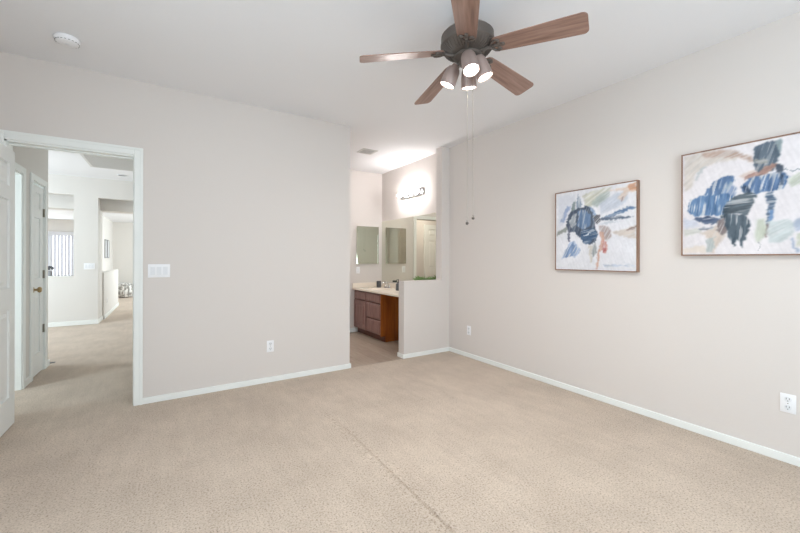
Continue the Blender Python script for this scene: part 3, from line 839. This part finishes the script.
ct = thing('vanity_countertop', 'cream bathroom countertop with oval sink on the vanity', 'countertop', (0, 0, 0))
def counter():
    b = MB()
    x0, x1, y0, y1, zt, zb = VX-.028, XR, YB+T, BY, .752, .726
    cx_, cy_, ax_, ay_ = 2.925, 5.22, .175, .215
    n = 48
    ell = [(cx_+ax_*math.cos(2*math.pi*i/n), cy_+ay_*math.sin(2*math.pi*i/n)) for i in range(n)]
    outer = []
    for i in range(n):
        dx, dy = math.cos(2*math.pi*i/n), math.sin(2*math.pi*i/n)
        ts = []
        if dx > 1e-9: ts.append((x1-cx_)/dx)
        if dx < -1e-9: ts.append((x0-cx_)/dx)
        if dy > 1e-9: ts.append((cy_+.38-cy_)/dy)
        if dy < -1e-9: ts.append((cy_-.38-cy_)/dy)
        t_ = min(ts); outer.append((cx_+dx*t_, cy_+dy*t_))
    # snap corners
    for c in ((x0, cy_-.38), (x1, cy_-.38), (x0, cy_+.38), (x1, cy_+.38)):
        j = min(range(n), key=lambda q: (outer[q][0]-c[0])**2 + (outer[q][1]-c[1])**2)
        outer[j] = c
    vo = [b.bm.verts.new((x, y, zt)) for x, y in outer]
    prev = [b.bm.verts.new((x, y, zt)) for x, y in ell]
    for i in range(n): b.bm.faces.new((vo[i], vo[(i+1)%n], prev[(i+1)%n], prev[i]))
    for k_, dz in ((.95, -.012), (.86, -.05), (.68, -.085), (.42, -.105), (.12, -.11)):
        cur = [b.bm.verts.new((cx_+(x-cx_)*k_, cy_+(y-cy_)*k_, zt+dz)) for x, y in ell]
        for i in range(n): b.bm.faces.new((prev[i], prev[(i+1)%n], cur[(i+1)%n], cur[i]))
        prev = cur
    b.bm.faces.new(prev)
    # underside: closes the slab and the bowl
    prev = vo
    low = [[(x, y, zb) for x, y in outer], [(cx_+(x-cx_)*.999, cy_+(y-cy_)*.999, zb-.001) for x, y in ell]]
    for k_, dz in ((.92, -.055), (.74, -.095), (.46, -.117), (.12, -.122)):
        low.append([(cx_+(x-cx_)*k_, cy_+(y-cy_)*k_, zt+dz) for x, y in ell])
    for ring in low:
        cur = [b.bm.verts.new(p) for p in ring]
        for i in range(n): b.bm.faces.new((prev[(i+1)%n], prev[i], cur[i], cur[(i+1)%n]))
        prev = cur
    b.bm.faces.new(prev[::-1])
    b.box((x0, cy_+.38, zb), (x1, y1, zt)).box((x0, y0, zb), (x1, cy_-.38, zt))
    return b
counter().build('counter_slab', M['counter'], ct, True, 30)
tag(MB().box((XR-.022, YB+T+.002, .7525), (XR-.002, BY-.002, .83), .004).build('backsplash', M['counter']), 'long cream backsplash strip under the large wall mirror', 'backsplash')
tag(MB().box((VX-.026, BY-.022, .7525), (XR-.024, BY-.002, .83), .004).build('backsplash', M['counter']), 'short cream backsplash strip below the medicine cabinet switch', 'backsplash')
MB().lathe([(.022, 0), (.022, .003), (.012, .004)], 20, Matrix.Translation((2.925, 5.22, .642))).build('drain', M['chrome'], ct, True)

fc = thing('faucet', 'chrome two handle faucet behind the bathroom sink', 'faucet', (3.125, 5.29, .7525))
MB().box((-.028, -.08, 0), (.028, .08, .014), .006).build('faucet_base', M['chrome'], fc, True)
MB().tube([(0, 0, .01), (-.005, 0, .06), (-.02, 0, .085), (-.06, 0, .10), (-.10, 0, .09), (-.115, 0, .07)], [.014, .013, .012, .011, .010, .010], 14).build('spout', M['chrome'], fc, True)
for s in (-1, 1):
    MB().lathe([(.016, .012), (.014, .035), (.010, .045), (.012, .055)], 18, Matrix.Translation((0, s*.06, 0))).tube([(0, s*.06, .052), (-.01, s*.095, .066)], .005, 8).build('faucet_handle', M['chrome'], fc, True)

cup = thing('bathroom_tumbler', 'charcoal tumbler in the corner of the bathroom counter', 'cup', (3.06, 5.47, .752))
MB().lathe([(.036, 0), (.040, .004), (.041, .108), (.037, .110), (.035, .104), (.033, .02), (.01, .018)], 28).build('tumbler_body', M['charcoal'], cup, True)
sp = thing('soap_dispenser', 'charcoal soap dispenser with black pump on the bathroom counter', 'soap dispenser', (3.03, 4.80, .752))
MB().lathe([(.037, 0), (.040, .004), (.040, .098), (.034, .108), (.016, .114), (.014, .122)], 28).build('bottle', M['charcoal'], sp, True)
MB().lathe([(.015, .118), (.015, .136), (.006, .138), (.006, .160), (.010, .162), (.010, .172)], 18).tube([(0, 0, .167), (-.025, -.004, .167), (-.042, -.006, .160)], .005, 8).build('pump', M['black'], sp, True)

# plant on the counter behind the half wall
pl = thing('potted_plant', 'small green leafy plant peeking above the half wall', 'plant', (3.06, 4.16, .752))
MB().lathe([(.045, 0), (.05, .004), (.06, .10), (.057, .105), (.05, .095), (.02, .09)], 28).build('pot', M['grey'], pl, True)
random.seed(5)
mb = MB()
for i in range(150):
    a = random.uniform(0, 2*math.pi); r = random.uniform(0.0, .045)
    L_ = random.uniform(.13, .205); lean = random.uniform(.2, .85)
    d = Vector((math.cos(a)*lean, math.sin(a)*lean, 1)).normalized()
    p0 = Vector((math.cos(a)*r*.5, math.sin(a)*r*.5, .09)); 
    side = d.cross(Vector((0, 0, 1))).normalized()*random.uniform(.006, .010)
    p1 = p0 + d*L_*.6; p2 = p0 + d*L_ + Vector((math.cos(a), math.sin(a), -.5))*L_*.25
    q = [p0-side*.4, p0+side*.4, p1+side, p2, p1-side]
    nrm = side.cross(d).normalized()*.0015
    va = [mb.bm.verts.new(w_) for w_ in q]; vb = [mb.bm.verts.new(w_-nrm) for w_ in q]
    mb.bm.faces.new(va); mb.bm.faces.new(vb[::-1])
    for k_ in range(5): mb.bm.faces.new((va[(k_+1)%5], va[k_], vb[k_], vb[(k_+1)%5]))
mb.build('foliage', M['green'], pl)

# frameless wall mirror
mr = thing('wall_mirror', 'large frameless wall mirror above the bathroom counter', 'mirror', (XR, 4.80, .849))
MB().box((-.006, -.85, 0), (0, .855, 1.055)).build('mirror_glass', M['mirror'], mr)

mc = thing('medicine_cabinet', 'mirrored medicine cabinet on the bathroom back wall', 'medicine cabinet', (2.931, BY, 1.156))
MB().box((-.205, -.02, .01), (.205, 0, .638)).build('cabinet_box', M['trim'], mc)
MB().box((-.215, -.026, 0), (.215, -.02, .648), .002).build('mirror_door', M['mirror'], mc)
mb = MB()
for a, c in (((-.215, 0), (-.195, .648)), ((.195, 0), (.215, .648)), ((-.195, 0), (.195, .018)), ((-.195, .63), (.195, .648))):
    mb.box((a[0], -.0285, a[1]), (c[0], -.0262, c[1]), .001)
mb.build('bevelled_edge', M['mirror'], mc)

# light bar
lb = thing('vanity_light', 'chrome bar light with four glowing round bulbs above mirror', 'wall light', (XR, 4.69, 2.259))
MB().box((-.035, -.31, -.052), (0, .31, .052), .006).build('light_bar', M['chrome'], lb, True)
for i in range(4):
    y = -.24 + .16*i
    MB().lathe([(.032, 0), (.030, .012), (.022, .018), (.020, .032)], 20, Matrix.Translation((-.035, y, 0)) @ Matrix.Rotation(rad(-90), 4, 'Y')).build('bulb_socket', M['chrome'], lb, True)
    MB().ball((-.095, y, 0), .032, 24).build('globe_bulb', M['globe'], lb, True)

# ------------------------------------------------------------------ hallway and living room things
vs_ = thing('flower_vase', 'small grey vase with grey blooms on the hallway pass-through ledge', 'vase', (-1.80, 8.97, .92))
MB().lathe([(.028, 0), (.032, .01), (.034, .07), (.028, .085), (.024, .09)], 24).build('vase_body', M['grey'], vs_, True)
random.seed(2)
mb = MB()
for i in range(26):
    a = random.uniform(0, 6.28); e = random.uniform(-.3, 1.4); r = .045
    mb.ball((r*math.cos(a)*math.cos(e), r*math.sin(a)*math.cos(e), .125+r*.8*math.sin(e)), random.uniform(.014, .022), 10)
mb.build('blooms', M['charcoal'], vs_, True)

struct('trim_5', MB().box((-2.7, FY-.012, .905), (-1.465, FY+.16, .92), .003), M['trim'])

for lab, y0, y1 in (('narrow white framed picture on the far bright wall, left one', 13.35, 13.70), ('narrow white framed picture on the far bright wall, right one', 13.85, 14.20)):
    t = thing('framed_picture', lab, 'picture', (-1.53, (y0+y1)/2, 1.24))
    w_ = (y1-y0)/2
    MB().box((0, -w_, 0), (.025, -w_+.03, .54)).box((0, w_-.03, 0), (.025, w_, .54)).box((0, -w_+.03, 0), (.025, w_-.03, .03)).box((0, -w_+.03, .51), (.025, w_-.03, .54)).build('picture_frame', M['grey'], t)
    MB().box((0, -w_+.03, .03), (.012, w_-.03, .51)).build('picture_print', M['plastic_dim'], t)

pf = None
for lab, x, y in (('round patterned pouf beyond the low wall, rear left one', -1.275, 14.75), ('round patterned pouf beyond the low wall, front right one', -1.13, 14.35)):
    t = thing('floor_pouf', lab, 'pouf', (x, y, 0))
    prof = [(.13, 0), (.19, .03), (.225, .11), (.235, .22), (.225, .33), (.19, .41), (.12, .45), (.02, .455)]
    MB().lathe(prof, 36).build('cushion', M['quilt'], t, True)
    mb = MB()
    for i in range(12):
        a = 2*math.pi*i/12
        mb.tube([(r*1.005*math.cos(a), r*1.005*math.sin(a), z) for r, z in prof[:-1]], .005, 6)
    mb.build('piping', M['grey'], t, True)

# vertical blinds on the far window
vb_ = thing('vertical_blinds', 'white vertical blinds with valance on the far bright window', 'blinds', (0, 0, 0))
MB().box((-3.78, 15.10, 1.93), (-2.38, 15.19, 2.05), .004).build('valance', M['blind'], vb_)
sl = None
for i in range(17):
    x = -3.72 + i*.08
    if sl is None:
        sl = MB().box((-.040, -.0015, 0), (.040, .0015, 1.36)).build('slat', M['blind'], vb_)
        o = sl
    else:
        o = sl.copy(); COL.objects.link(o)
    o.location = (x, 15.145, .57); o.rotation_euler = (0, 0, rad(62))

tag(MB().box((-1.32, 5.85, 0), (-1.13, 5.90, .006), .002).build('floor_strip', M['black']), 'thin dark strip on the carpet at the hallway wall corner', 'floor strip')

GROUPS = {'wall_outlet': 'white wall outlets', 'light_switch': 'white light switches', 'framed_painting': 'abstract paintings on the right wall',
          'framed_picture': 'small pictures on the far bright wall', 'floor_pouf': 'patterned poufs beyond the low wall', 'backsplash': 'cream backsplash strips'}
for o in list(COL.objects):
    k_ = o.name.split('.')[0]
    if o.parent is None and k_ in GROUPS: o['group'] = GROUPS[k_]
